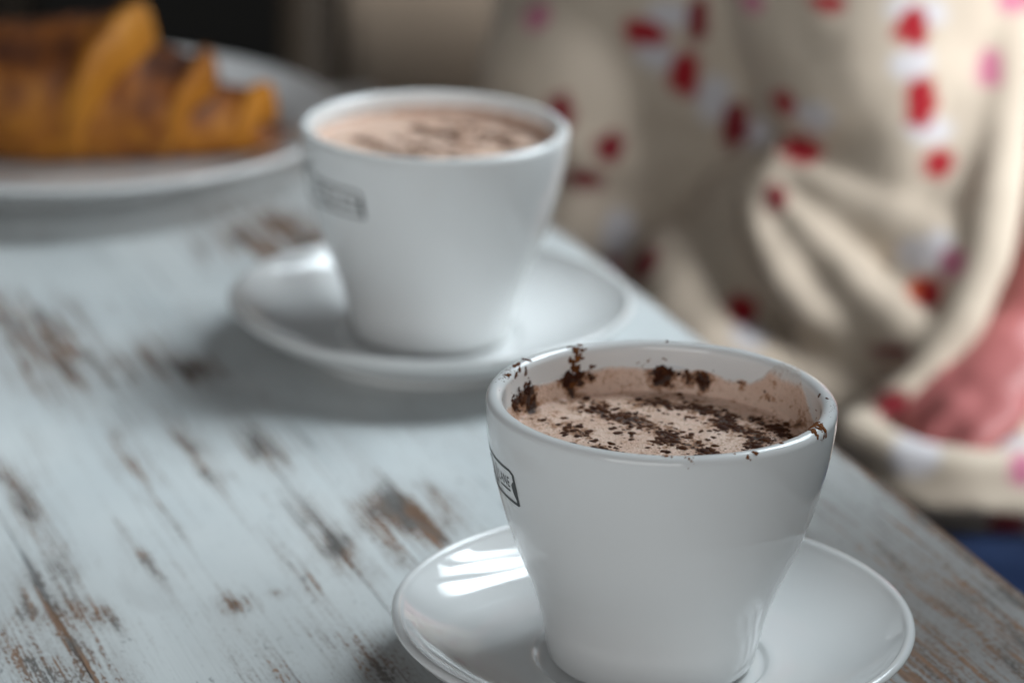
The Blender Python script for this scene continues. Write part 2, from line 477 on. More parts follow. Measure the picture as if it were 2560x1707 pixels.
def logo_mesh():
    """printed ticket-shaped frame and lettering, laid on the cup wall: (u, v) in mm, v = 0 at the frame's middle line"""
    V, F = [], []
    def strip(P, w):
        P = np.array(P, float)
        # resample
        Q, WW = [], []
        w = np.broadcast_to(w, len(P))
        for i in range(len(P) - 1):
            n = max(2, int(np.hypot(*(P[i + 1] - P[i])) / .4))
            for k in range(n):
                t = k / n; Q.append(P[i] * (1 - t) + P[i + 1] * t); WW.append(w[i] * (1 - t) + w[i + 1] * t)
        Q.append(P[-1]); WW.append(w[-1]); Q = np.array(Q)
        T = np.gradient(Q, axis=0); T /= np.hypot(T[:, 0], T[:, 1])[:, None] + 1e-9
        N = np.stack([-T[:, 1], T[:, 0]], 1)
        b = len(V)
        for q_, n_, w_ in zip(Q, N, WW):
            V.append(q_ + n_ * w_ * .68); V.append(q_ - n_ * w_ * .68)
        for i in range(len(Q) - 1): F.append((b + 2 * i, b + 2 * i + 1, b + 2 * i + 3, b + 2 * i + 2))
    for s in (1, -1):
        strip([(s * 0.0, 9.0), (s * 2.2, 7.6), (s * 3.4, 5.6), (s * 5.2, 4.9), (s * 7, 4.75), (s * 12, 4.6), (s * 24.6, 4.5), (s * 26.4, 3.7)], [.5, .5, .55, 1.0, .75, .6, .6, .7])
        strip([(s * 26.3, 3.9), (s * 26.6, 1.6), (s * 26.1, .2), (s * 26.3, -1.4), (s * 26.9, -3.2), (s * 27.1, -4.9)], [.8, .9, 2.0, 1.7, 1.0, .9])
        strip([(s * 27.2, -4.75), (s * 14, -4.6), (s * 7, -4.6), (s * 5.4, -4.75), (s * 4.0, -4.7), (s * 2.4, -4.9), (s * 0, -5.0)], [.65, .6, .6, 1.2, .7, .5, .5])
    def text(body, u, v, w, hgt):
        P, f = text_polys(body, w, hgt); b = len(V)
        for p in P: V.append((p[0] + u, p[1] + v))
        for q_ in f: F.append(tuple(b + k for k in q_))
    text('VOLI', 1.5, -3.1, 13.6, 6.3)
    text('LANE', 16.6, -.7, 7.2, 2.9)
    strip([(17.0, -1.75), (23.6, -1.75)], [.45, .45])
    V = [tuple(v) for v in V]
    W = []
    zc = (CUP[:, 1].max() - .0183)
    for u, v in V:
        z = zc + v / 1000; r = out_r(z) + .00010; a = u / 1000 / .0445
        W.append((r * math.cos(a), r * math.sin(a), z))
    return W, F

# drink: foam pool with a film left on the wall, film height by angle; everything in cup-local metres
IN_UP = i_curve[::-1]                                    # inner wall from the bottom up (mm)
PATH = np.vstack([IN_UP, LIP[::-1], [(46.45, 72.7)]])
def path_from(z0):
    """inner wall from height z0 (mm) over the lip: points and inward normals"""
    k = np.searchsorted(IN_UP[:, 1], z0)
    r0 = np.interp(z0, IN_UP[:, 1], IN_UP[:, 0])
    P = np.vstack([[(r0, z0)], PATH[k:]])
    T = np.gradient(P, axis=0); T /= np.hypot(T[:, 0], T[:, 1])[:, None]
    N = np.stack([-T[:, 1], T[:, 0]], 1)
    s = np.concatenate([[0], np.cumsum(np.hypot(*np.diff(P, axis=0).T))])
    return P, N, s

def on_wall(phi, z, over=False, lift=.12):
    """a point on the inner wall / lip: angle in degrees, height in mm; over = outer half of the lip"""
    if over:
        P = np.vstack([LIP[:7], [(46.45, 72.7)]]); P = P[np.argsort(P[:, 1])]
        r = np.interp(z, P[:, 1], P[:, 0]); n = np.array([r - 44.25, z - 72.7])
    else:
        A = np.vstack([IN_UP, LIP[::-1][:6]]); r = np.interp(z, A[:, 1], A[:, 0])
        n = np.array([-1.0, .12]) if z < 72.7 else np.array([r - 44.25, z - 72.7])
    n = n / np.hypot(*n)
    a = math.radians(phi)
    R = Vector((math.cos(a), math.sin(a), 0))
    return (R * (r + n[0] * lift) + Vector((0, 0, z + n[1] * lift))) / 1000, (R * n[0] + Vector((0, 0, n[1]))).normalized()

def smoothstep(x, a, b):
    t = np.clip((x - a) / (b - a), 0, 1); return t * t * (3 - 2 * t)

def seg_dist(x, y, poly):
    best = np.full(np.shape(x), 1e9)
    for (ax, ay), (bx, by) in zip(poly[:-1], poly[1:]):
        t = np.clip(((x - ax) * (bx - ax) + (y - ay) * (by - ay)) / ((bx - ax) ** 2 + (by - ay) ** 2 + 1e-9), 0, 1)
        best = np.minimum(best, np.hypot(x - ax - t * (bx - ax), y - ay - t * (by - ay)))
    return best

def drink_mesh(name, zf, film_top, bands, parent, wall_spots):
    nphi = 200
    P, N, s = path_from(zf)
    rmax = P[0, 0] - .1
    verts, film, thin = [], [], []
    rr = np.concatenate([np.linspace(.6, rmax - 1.2, 70), [rmax - .75, rmax - .4, rmax - .15]])
    zz = np.concatenate([np.zeros(70), [.10, .32, .75]])
    phis = np.linspace(0, 2 * math.pi, nphi, endpoint=False)
    for r, dz in zip(rr, zz):
        for a in phis:
            x, y = r * math.cos(a), r * math.sin(a)
            b = mnoise.noise(Vector((x * .12, y * .12, zf))) * .5 + mnoise.noise(Vector((x * .5, y * .5, zf + 4))) * .12
            verts.append((x, y, zf + dz + b * min(1, (rmax - r) / 4 + .15))); film.append(0.0); thin.append(0.0)
    nf = 16
    tops = np.array([film_top(math.degrees(a) % 360) for a in phis])
    for j in range(1, nf + 1):
        for a, tp in zip(phis, tops):
            t = j / nf
            s1 = .6 + t * max(.4, tp - .6)
            r = np.interp(s1, s, P[:, 0]); z = np.interp(s1, s, P[:, 1])
            n = np.array([np.interp(s1, s, N[:, 0]), np.interp(s1, s, N[:, 1])])
            off = (.30 * (1 - t) ** .5 + .06) if t < 1 else -.05
            verts.append(((r + n[0] * off) * math.cos(a), (r + n[0] * off) * math.sin(a), z + n[1] * off)); film.append(1.0); thin.append(float(max(smoothstep(s1, 6.5, 13), .85 * smoothstep(t, .62, 1.0))))
    V = np.array(verts); rows = len(rr) + nf
    faces = []
    for i in range(rows - 1):
        for k in range(nphi):
            k2 = (k + 1) % nphi
            faces.append((i * nphi + k, i * nphi + k2, (i + 1) * nphi + k2, (i + 1) * nphi + k))
    V = np.vstack([V, [(0, 0, zf)]]); c = len(V) - 1; film.append(0); thin.append(0)
    for k in range(nphi): faces.append((c, k, (k + 1) % nphi))
    # cocoa density
    d = np.zeros(len(V))
    for poly, w, a in bands:
        d = np.maximum(d, a * np.exp(-(seg_dist(V[:, 0], V[:, 1], poly) / w) ** 2))
    d = d * np.array([min(1.15, max(.25, .75 + 1.3 * (mnoise.noise(Vector((x * .16, y * .16, 3.3))) + .5 * mnoise.noise(Vector((x * .5, y * .5, 8.3)))))) for x, y in V[:, :2]])
    d = d * (V[:, 2] < zf + 1.5)
    for phi, z, rad, a in wall_spots:
        p, _ = on_wall(phi, min(z, 74.8)); p = np.array(p) * 1000
        q_ = np.linalg.norm((V - p) / np.array([1, 1, 1.35]), axis=1)
        d = np.maximum(d, 1.25 * a * np.exp(-(q_ / (rad * 1.25)) ** 2))
    d += .10
    o = mesh_obj(name, V / 1000, faces, M_foam, parent)
    for nm, val in (('cocoa', d), ('film', np.array(film)), ('thin', np.array(thin))):
        at = o.data.attributes.new(nm, 'FLOAT', 'POINT'); at.data.foreach_set('value', np.asarray(val, np.float32))
    return o

class Flecks:
    def __init__(self): self.V = []; self.F = []; self.S = []
    def add(self, p, n, rad, hgt=.4, shade=.1, stretch=(1, 1), ang=None):
        n = Vector(n).normalized(); ref = Vector((0, 0, 1)) if abs(n.z) < .8 else Vector((1, 0, 0))
        x = (ref - n * ref.dot(n)).normalized(); y = n.cross(x)
        if ang is None: ang = random.uniform(0, 6.28)
        x, y = x * math.cos(ang) + y * math.sin(ang), y * math.cos(ang) - x * math.sin(ang)
        k = 9; b = len(self.V); p = Vector(p)
        j = [random.uniform(.6, 1.25) for _ in range(k)]
        for lev, (f, hh) in enumerate(((1.0, -.10), (.78, .75))):
            for i in range(k):
                a = 2 * math.pi * i / k
                self.V.append(p + (x * math.cos(a) * stretch[0] + y * math.sin(a) * stretch[1]) * rad * f * j[i] + n * hgt * rad * hh * random.uniform(.7, 1.2))
        self.V.append(p + n * hgt * rad)
        for i in range(k):
            i2 = (i + 1) % k
            self.F.append((b + i, b + i2, b + k + i2, b + k + i)); self.F.append((b + k + i, b + k + i2, b + 2 * k))
        self.S += [shade] * (2 * k + 1)
    def build(self, name, parent):
        o = mesh_obj(name, self.V, self.F, M_cocoa, parent, smooth=True)
        at = o.data.attributes.new('shade', 'FLOAT', 'POINT'); at.data.foreach_set('value', np.array(self.S, np.float32))
        o['kind'] = 'stuff'
        return o

def sprinkle(fl, zf, poly, width, count, rmed, rmax, zsurf):
    poly = [Vector((*p, 0)) for p in poly]
    L = [(b - a).length for a, b in zip(poly[:-1], poly[1:])]
    for _ in range(count):
        t = random.uniform(0, sum(L)); i = 0
        while t > L[i] and i < len(L) - 1: t -= L[i]; i += 1
        p = poly[i].lerp(poly[i + 1], t / L[i])
        p = p + Vector((random.gauss(0, width), random.gauss(0, width), 0))
        r = min(rmed * math.exp(random.gauss(.12, .75)), rmax)
        if p.length > zsurf - 1.0 or mnoise.noise(Vector((p.x * .16, p.y * .16, 3.3))) + .5 * mnoise.noise(Vector((p.x * .5, p.y * .5, 8.3))) < random.uniform(-.50, .05): continue
        b = mnoise.noise(Vector((p.x * .12, p.y * .12, zf))) * .5 + mnoise.noise(Vector((p.x * .5, p.y * .5, zf + 4))) * .12
        fl.add(Vector((p.x, p.y, zf + b - .04)) / 1000, (random.gauss(0, .1), random.gauss(0, .1), 1), r / 1000, random.uniform(.2, .45),
               shade=random.uniform(0, .25) if r > .25 else random.uniform(0, .7), stretch=(random.uniform(.7, 1.7), 1))

# ---- the near cup
FX, FY = .03984, .78479
s1 = mesh_obj('saucer', *revolve([tuple(p) for p in SAUCER], 160), M_cup); s1.location = (FX, FY, .0004)
tag(s1, 'white saucer under the sharply focused near cup', 'saucer', 'white saucers')
cupA = mesh_obj('coffee_cup', *cup_mesh(), M_cup); cupA.location = (FX, FY, CUP_Z)
tag(cupA, 'white tapered cup in sharp focus with cocoa smeared over its rim', 'cup', 'white cups')
def fit_cup(cup, logo_deg, handle_deg):
    lg = mesh_obj('printed_logo', *logo_mesh(), M_print, cup, smooth=False)
    lg.rotation_euler = (0, 0, math.radians(logo_deg))
    lg['label'] = 'black printed frame with lettering'
    bm = bmesh.new(); handle_mesh(bm)
    hd = bm_obj('handle', bm, M_cup, cup); hd.rotation_euler = (0, 0, math.radians(handle_deg))
fit_cup(cupA, -183, 84)

ZF = 61.0
FILM = [(0, 5.6), (8, 5.6), (14, 6.4), (18, 8.6), (22, 11.6), (26, 14.4), (30, 16.2), (35, 16.9), (39, 16.2), (43, 12.2), (47, 8.8), (52, 6.6), (60, 6.2), (72, 6.8), (85, 6.2), (98, 7.0), (114, 7.4), (120, 6.3), (132, 6.0), (141, 6.6), (150, 7.0), (162, 5.8), (180, 6.0), (230, 6.6), (300, 6.0), (340, 6.2), (360, 5.6)]
def film_front(d):
    return float(np.interp(d, [a for a, _ in FILM], [b for _, b in FILM])) + mnoise.noise(Vector((d * .22, 1.7, 0))) * .7 + mnoise.noise(Vector((d * .7, 5.7, 0))) * .3
bandsA = [([(-21, 37), (-15, 33), (-9, 26), (-2, 17), (5, 9), (12, 2), (20, -8)], 4.6, 1.0), ([(-2, 39), (6, 38.5), (14, 32), (19, 25), (25, 14), (27, 6), (27, -5)], 5.0, 1.0),
          ([(-34, 24), (-27, 20), (-21, 14), (-17, 8), (-12, -4)], 3.4, .72), ([(28, 28), (32, 21), (34, 16)], 3.6, .9), ([(-6, 25), (0, 8), (7, 17)], 3.5, .45), ([(-30, -10), (-12, -24), (8, -30)], 5, .8)]
spotsA = [(86.4, 66.3, 2.6, 1.0), (89, 65, 2.2, .9), (84, 63.0, 1.5, .7), (77.4, 65.4, 1.4, .9), (71.2, 65.0, 1.9, 1.05), (55, 66.2, 1.0, .7), (43.4, 65.0, .9, .6),
          (148, 66.5, 3.0, 1.0), (147, 63.5, 3.0, .95), (153, 67, 2.4, .8), (158, 65.5, 2.0, 1.0), (122, 66.5, 2.2, 1.05), (125.5, 66.5, 2.2, 1.0), (124.5, 64, 2.2, .8), (115.5, 66, 1.1, .8), (20, 62, 2.2, .5), (24, 59.5, 2.0, .8)]
bandsA = [([(x, y - 7.0) for x, y in p], w, a) for p, w, a in bandsA]
dA = drink_mesh('hot_chocolate', ZF, film_front, bandsA, None, spotsA); dA.location = cupA.location
tag(dA, 'frothy hot chocolate dusted with dark cocoa in the near cup', 'drink', 'hot drinks')
fl = Flecks()
sprinkle(fl, ZF, bandsA[0][0], 3.3, 900, .27, 1.15, 40.7)
sprinkle(fl, ZF, bandsA[1][0], 3.5, 1000, .28, 1.2, 40.7)
sprinkle(fl, ZF, bandsA[2][0], 2.8, 320, .27, 1.0, 40.7)
sprinkle(fl, ZF, bandsA[3][0], 2.2, 170, .30, 1.2, 40.7)
sprinkle(fl, ZF, bandsA[4][0], 4.0, 160, .24, .9, 40.7)
sprinkle(fl, ZF, bandsA[5][0], 3.5, 160, .34, 1.2, 40.7)
sprinkle(fl, ZF, [(-30, 5), (0, 30), (30, 5), (0, -25), (-30, 5)], 9, 420, .13, .5, 40.7)
def wall_cluster(items, jitter, lift=.22):
    for phi, z, r, n, sh in items:
        for _ in range(int(n * 2.6)):
            p, nn = on_wall(phi + random.gauss(0, jitter * 1.15), min(z + random.gauss(0, jitter * .55), 74.85), lift=lift if z < 67.5 else .03)
            fl.add(p, nn, r * .66 * math.exp(random.gauss(0, .38)) / 1000, random.uniform(.25, .5), shade=max(0, random.gauss(sh, .12)), stretch=(random.uniform(.8, 1.8), 1))
wall_cluster([(86.4, 66.6, .8, 9, .05), (83.5, 66.8, .6, 5, .08), (88.5, 65.0, .75, 7, .08), (84.8, 63.2, .5, 3, .1), (77.5, 66, .5, 4, .15), (77.0, 64.5, .5, 3, .15), (71.2, 66.2, .6, 4, .1), (71.1, 64.6, .75, 6, .04),
              (70.1, 67.6, .4, 2, .1), (55, 65.9, .5, 2, .12), (43.4, 65.2, .45, 2, .1), (41.6, 61.6, .4, 2, .1), (47.5, 59.2, 1.0, 5, .02), (44, 58.8, 1.1, 5, .02), (40.3, 58.2, .7, 4, .04)], 1.1)
wall_cluster([(147.4, 69, .55, 4, .3), (153.6, 67.4, .6, 6, .18), (148.7, 66.5, .75, 8, .05), (144.6, 64.2, .5, 4, .25), (152.5, 65.5, .7, 6, .1), (147, 63, .65, 6, .12), (142.8, 62.5, .4, 3, .3), (159.5, 67.8, .45, 4, .2), (158, 65.4, .7, 7, .05), (154.3, 63, .5, 4, .1)], 1.3)
wall_cluster([(121.3, 73.8, .7, 4, .42), (119.5, 74.5, .6, 3, .35), (120.9, 72.1, .75, 5, .5), (123.8, 71.4, .55, 4, .42), (122.2, 69.2, .75, 7, .35), (121.2, 67, .8, 7, .06), (125.2, 67, .8, 7, .06), (127.5, 67.3, .45, 3, .2),
              (124.5, 65, .65, 4, .4), (126.1, 64.3, .4, 2, .1), (115.9, 68.7, .4, 2, .2), (115.5, 66, .45, 3, .08), (115.7, 67.5, .35, 2, .3), (114.6, 60.8, .6, 3, .05), (86.6, 70.2, .45, 1, .35), (92, 69.6, .35, 1, .6), (96, 68.6, .3, 2, .6)], .8)
for phi, z, r, st, sh in [(144.6, 74.85, .75, (2.0, .7), .25), (150.5, 74.9, .9, (2.2, .7), .25), (153, 74.85, .7, (1.6, .8), .3), (162.1, 74.5, .6, (1.7, .6), .45), (160.6, 74.45, .75, (1.7, .9), .4), (156.1, 73.3, .8, (2.0, .7), .25),
                          (152.5, 74.0, .75, (1.6, .8), .28), (148.5, 73.0, .75, (1.8, .7), .25), (149.1, 72.2, .55, (1.5, .8), .4), (164.2, 74.6, .4, (1.4, .8), .3), (167.4, 74.3, .25, (1.2, .9), .2), (166, 74.7, .2, (1, 1), .2), (163, 74.0, .22, (1, 1), .3),
                          (124, 74.9, .4, (1, 1), .2), (122.8, 74.9, .5, (1, 1), .2), (85.9, 74.85, .55, (1, .9), .2), (7.4, 74.0, .6, (1.5, .8), .2), (1.4, 74.8, .5, (2, .6), .25), (8.2, 69.6, .35, (3.2, .5), .35), (6.5, 67.8, .3, (2.2, .6), .35)]:
    p, nn = on_wall(phi, z, lift=.0); fl.add(p, nn, r / 1000, .35, shade=sh, stretch=st)
def lip_spot(x, y, r, sh, st=(1, 1), z=None):
    rr = math.hypot(x, y); zz = 72.7 + math.sqrt(max(0, 2.2 ** 2 - (rr - 44.25) ** 2))
    n = Vector((x / rr * (rr - 44.25), y / rr * (rr - 44.25), zz - 72.7))
    fl.add(Vector((x, y, zz)) / 1000, n, r / 1000, .4, shade=sh, stretch=st)
for x, y, r, sh in [(-.49, -44.3, .62, .75), (.93, -44.6, .35, .8), (5.2, -45.0, .42, .75), (4.4, -44.6, .28, .8), (5.8, -45.5, .3, .9), (20.2, -41.4, .68, .6), (22.3, -39.7, .72, .55), (16.9, -41.4, .3, .85), (29.15, -33.2, .55, .6), (-6.5, -43.0, .3, .8), (24.5, -34.8, .5, .6), (26, -33.5, .6, .6), (27, -32.6, .4, .6), (22, -36.3, .4, .6)]:
    lip_spot(x, y, r, sh)
    for _ in range(3): lip_spot(x + random.gauss(0, .6), y + random.gauss(0, .5), r * .4, sh)
for x, y, r in [(38.7, -20, .95), (39.4, -19.4, .8), (40.4, -19.8, 1.0), (41.1, -20.4, .8), (39.6, -21.6, .6), (38.0, -23.6, .85), (38.6, -24.2, .75), (37.4, -23.2, .6), (39.2, -24.6, .5), (38.2, -17.2, .7), (39.0, -17.0, .8), (39.8, -17.4, .5), (41.6, -21.5, .5), (41.0, -22.2, .4)]:
    lip_spot(x, y, r, .62, (1.7, .8))
    for _ in range(4): lip_spot(x + random.gauss(0, .8), y + random.gauss(0, .8), r * .3, .62)
for _ in range(40):
    a = math.radians(random.gauss(-5, 5)); r = random.gauss(44.8, .7); lip_spot(r * math.cos(a), r * math.sin(a), random.uniform(.07, .13), .2)
for _ in range(60):
    a = math.radians(random.gauss(156, 7)); r = random.gauss(43.6, .8); lip_spot(r * math.cos(a), r * math.sin(a), random.uniform(.08, .22), .3)
for _ in range(45):
    a = math.radians(random.uniform(-100, -30)); r = random.gauss(42.9, .35); lip_spot(r * math.cos(a), r * math.sin(a), random.uniform(.1, .35), .6, (1.5, .8))
fl.build('cocoa_powder', dA)

# ---- the far cup
BX, BY = -.02851, 1.05006
s2 = s1.copy(); COL.objects.link(s2); s2.location = (BX, BY, .0004); s2['label'] = 'white saucer under the blurred cup farther along the table'
cupB = cupA.copy(); COL.objects.link(cupB); cupB.location = (BX, BY, CUP_Z); cupB['label'] = 'blurred white cup beyond the near one, its rim clean'
fit_cup(cupB, -155, 116)
ZB = 66.5
bandsB = [([(-26, 8), (-16, -4), (-2, -14), (14, -20), (28, -22)], 3.6, 1.1), ([(-6, 26), (2, 16), (12, 8), (24, 4), (34, 0)], 4.0, 1.05), ([(4, 30), (14, 22), (26, 14)], 3.4, .95), ([(-14, 10), (0, 0), (14, -6)], 2.4, .5)]
dB = drink_mesh('hot_chocolate', ZB, lambda d: 2.2 + 1.6 * math.exp(-((d - 60) / 50) ** 2) + mnoise.noise(Vector((d * .2, 9, 0))) * .6, bandsB, None, [])
dB.location = cupB.location
tag(dB, 'pale hot chocolate with brown streaks in the blurred far cup', 'drink', 'hot drinks')
fl = Flecks()
for poly, w, a in bandsB: sprinkle(fl, ZB, poly, 1.9, int(200 * a), .5, 1.6, 41.4)
fl.build('cocoa_powder', dB)

# ------------------------------------------------------------------ plate and croissant
PX, PY = -.190, 1.276
PL = catmull([(64, 1.0), (66, 0), (70, 0), (72, 2.2), (84, 6.0), (98, 11.5), (110, 16.5), (115.4, 19.0)], 6)
PL_LIP = np.array([(115.2 + 1.5 * math.cos(a), 20.2 + 1.5 * math.sin(a)) for a in np.linspace(-.8, math.pi - .3, 9)])
PL_IN = catmull([(113, 20.2), (106, 17.6), (96, 14.2), (86, 9.0), (80, 6.6), (70, 5.2), (40, 5.0), (2, 5.0)], 5)
pl = mesh_obj('plate', *revolve([tuple(p) for p in np.vstack([PL, PL_LIP, PL_IN]) / 1000], 128), M_plate)
pl.location = (PX, PY, .0004)
tag(pl, 'white plate holding a golden croissant beyond the cups', 'plate')

cro = empty('croissant', (-.205, 1.268, .0058))
tag(cro, 'golden brown layered croissant on the white plate', 'croissant')
HL = .112
def spine(x): return Vector((x, .020 * (x / HL) ** 2, 0))
# (inner end, outer end, radius near the inner end, radius at the outer end, lean of the rim)
LAYERS = [(-.060, .042, .0250, .0325, .014), (.022, .072, .0275, .0225, .010), (.050, .096, .0200, .0140, .008), (.078, .112, .0110, .0045, .004),
          (-.036, -.074, .0270, .0225, .010), (-.060, -.096, .0190, .0140, .008), (-.082, -.112, .0115, .0045, .004)]
for li, (a, b, ra, rb, lean) in enumerate(LAYERS):
    sgn = 1 if b > a else -1
    n, seg = 30, 44
    V, F, E_ = [], [], []
    ends = []
    for i in range(n + 1):
        f = i / n
        # the outer end rolls over in a rounded rim
        if f < .62: x0 = a + (b - a) * (f / .62) * .86; rr0 = ra + (rb - ra) * (f / .62); e = 0.0
        else:
            g = (f - .62) / .38; x0 = b - (b - a) * .14 * (1 - math.sin(g * math.pi / 2)); rr0 = rb * (1.0 + .10 * math.sin(g * math.pi) - .42 * g ** 3); e = math.sin(min(1, g * 1.5) * math.pi / 2)
        if li == 0 and f < .2: rr0 *= .80 + f; 
        for k in range(seg):
            th = 2 * math.pi * k / seg
            x = x0 + sgn * lean * (math.sin(th) * .8 - math.cos(th) * .35) * f + .004 * mnoise.noise(Vector((math.cos(th) * 1.3, math.sin(th) * 1.3, li * 3.7))) * f
            r = rr0 * (1 + .04 * mnoise.noise(Vector((x * 220, math.cos(th) * 5, math.sin(th) * 5 + li))) + .08 * mnoise.noise(Vector((x * 60, math.cos(th) * 1.2, math.sin(th) * 1.2 + li))) + .03 * math.sin(th * 3 + li))
            c = spine(x)
            p = c + Vector((0, -r * 1.06 * math.cos(th), r * math.sin(th)))
            p.z = max(p.z + rr0 * .86 if abs(x0) < .09 else p.z + rr0 * .9, .0008 + .0004 * math.sin(th * 5))
            V.append(p); E_.append(e * (1.3, .55, 1.2, .2, .6, .6, .3)[li] - .95 * max(0.0, math.sin(th + .15)) ** 2 * (1 - e) + .9 * mnoise.noise(Vector((x * 90, th * 2, li + 7))))
    for i in range(n):
        for k in range(seg):
            k2 = (k + 1) % seg
            F.append((i * seg + k, i * seg + k2, (i + 1) * seg + k2, (i + 1) * seg + k))
    F.append(tuple(range(seg - 1, -1, -1))); F.append(tuple(n * seg + k for k in range(seg)))
    bm = bmesh.new()
    vs_ = [bm.verts.new(p) for p in V]
    for q_ in F: bm.faces.new([vs_[k] for k in q_])
    o = bm_obj('pastry_layer', bm, M_crust, cro)
    at = o.data.attributes.new('edge', 'FLOAT', 'POINT'); at.data.foreach_set('value', np.array(E_, np.float32))
cro.rotation_euler = (0, 0, math.radians(-4))

# ------------------------------------------------------------------ person on the far side of the table edge
person = empty('person', (.12, 1.42, FLOOR_Z))
tag(person, 'person in a cream blouse with red petals and blue jeans beside the table', 'person')
def child(name, me, mat):
    for m in list(me.materials): pass
    me.materials.clear(); me.materials.append(mat)
    me.polygons.foreach_set('use_smooth', [True] * len(me.polygons))
    me.transform(Matrix.Translation(-person.location))
    me.name = name
    o = bpy.data.objects.new(name, me); COL.objects.link(o); o.parent = person
    return o
# body: trunk, neck, both arms and hands as one skin
bm = bmesh.new()
tube(bm, [(.13, 1.43, -.25), (.115, 1.43, -.10), (.12, 1.43, .06), (.13, 1.43, .18), (.135, 1.43, .26)], [.085, .078, .08, .085, .06], 20)
tube(bm, [(.135, 1.43, .24), (.125, 1.43, .36)], [.042, .040])
tube(bm, [(.13, 1.37, .235), (.135, 1.43, .25), (.13, 1.50, .235)], [.045, .055, .045])
ellipsoid(bm, (.105, 1.425, .435), (.080, .066, .095)); ellipsoid(bm, (.085, 1.423, .395), (.062, .050, .055))
tube(bm, [(.034, 1.418, .440), (.018, 1.416, .412)], [.008, .012], 10)
for sy in (-1, 1): ellipsoid(bm, (.118, 1.425 + sy * .068, .425), (.016, .008, .026), None, 3)
tube(bm, [(.030, 1.400, .378), (.022, 1.418, .380), (.032, 1.438, .378)], [.005, .008, .005], 10)
tube(bm, [(.14, 1.37, .24), (.20, 1.345, .15), (.252, 1.325, .055)], [.044, .038, .032])
tube(bm, [(.252, 1.325, .055), (.246, 1.305, .0), (.232, 1.282, -.042), (.218, 1.262, -.064)], [.033, .031, .025, .021])
tube(bm, [(.218, 1.262, -.064), (.205, 1.246, -.071), (.195, 1.236, -.077)], [.020, .022, .019])
tube(bm, [(.211, 1.240, -.070), (.197, 1.231, -.080)], [.016, .017])
FING = [[(.180, 1.216, -.066), (.164, 1.213, -.066), (.152, 1.210, -.076), (.149, 1.209, -.088)],
        [(.178, 1.204, -.072), (.159, 1.198, -.073), (.147, 1.194, -.085), (.145, 1.193, -.097)],
        [(.180, 1.193, -.078), (.163, 1.184, -.081), (.153, 1.179, -.092), (.151, 1.178, -.102)],
        [(.185, 1.184, -.083), (.171, 1.172, -.089), (.162, 1.167, -.098), (.160, 1.166, -.105)],
        [(.190, 1.222, -.064), (.180, 1.234, -.058), (.168, 1.236, -.060), (.158, 1.232, -.064)]]
for f in FING: tube(bm, [(x + .019, y + .034, z + .001) for x, y, z in f], [.0088, .0080, .0074, .0062], 10)
tube(bm, [(.12, 1.51, .22), (.10, 1.56, .08), (.06, 1.55, -.03), (-.0, 1.50, -.06)], [.044, .038, .032, .024])
child('body', merged(bm, .003, 3), M_skin)
bm = bmesh.new()
ellipsoid(bm, (.118, 1.427, .452), (.088, .078, .094)); ellipsoid(bm, (.165, 1.43, .38), (.050, .072, .10)); tube(bm, [(.17, 1.43, .36), (.185, 1.435, .26), (.19, 1.44, .17)], [.062, .058, .03])
child('hair', merged(bm, .006, 4), mat_plain('brown_hair', (.05, .028, .016), .5, .3, 60, .3))
# jeans
bm = bmesh.new()
tube(bm, [(.17, 1.47, -.24), (.17, 1.34, -.24)], [.10, .10], 20)
tube(bm, [(.20, 1.30, -.225), (.12, 1.25, -.212), (.0, 1.205, -.21), (-.18, 1.14, -.215)], [.088, .080, .072, .058], 20)
tube(bm, [(.19, 1.265, -.215), (.235, 1.215, -.21), (.18, 1.205, -.205)], [.075, .072, .072], 20)
tube(bm, [(.18, 1.50, -.225), (.06, 1.46, -.21), (-.14, 1.39, -.215)], [.088, .076, .058], 20)
for y0 in (1.14, 1.39): tube(bm, [(-.18 if y0 < 1.2 else -.14, y0, -.22), (-.16, y0, -.45), (-.12, y0, -.70)], [.057, .050, .042], 18)
child('jeans', merged(bm, .006, 6), M_denim)
# blouse: trunk, full gathered sleeve, its open cuff and the hem over the lap, one cloth surface
bm = bmesh.new()
tube(bm, [(.13, 1.44, -.20), (.105, 1.45, -.09), (.092, 1.455, .0), (.105, 1.45, .10), (.13, 1.44, .22)], [.112, .112, .108, .108, .09], 28)
ellipsoid(bm, (.040, 1.405, .002), (.058, .055, .060))
ellipsoid(bm, (.050, 1.392, -.062), (.058, .055, .040))
tube(bm, [(.12, 1.37, .22), (.150, 1.355, .12), (.158, 1.350, .05)], [.066, .074, .066], 24)
ellipsoid(bm, (.160, 1.338, .036), (.058, .056, .056))
ellipsoid(bm, (.172, 1.318, .002), (.040, .044, .042))
ellipsoid(bm, (.132, 1.345, -.045), (.060, .060, .046))
ellipsoid(bm, (.084, 1.328, -.078), (.044, .050, .044))
# folds running out of the gathered crease
FOLDS = [([(.100, 1.308, -.014), (.105, 1.288, -.028), (.113, 1.274, -.042), (.126, 1.266, -.054), (.140, 1.262, -.060)], [.006, .009, .010, .010, .008]),
         ([(.107, 1.304, -.010), (.123, 1.283, -.026), (.143, 1.265, -.042), (.163, 1.252, -.056), (.180, 1.244, -.062)], [.006, .009, .011, .012, .010]),
         ([(.112, 1.310, -.002), (.134, 1.292, -.012), (.158, 1.282, -.020), (.180, 1.274, -.026)], [.006, .011, .016, .018])]
for p, r in FOLDS: tube(bm, p, r, 14)
ellipsoid(bm, (.180, 1.278, -.040), (.022, .022, .022)); ellipsoid(bm, (.150, 1.285, -.066), (.03, .03, .026))
# lower bag of the sleeve
tube(bm, [(.088, 1.290, -.090), (.115, 1.272, -.100), (.140, 1.256, -.101), (.158, 1.243, -.095)], [.030, .026, .021, .013], 16)
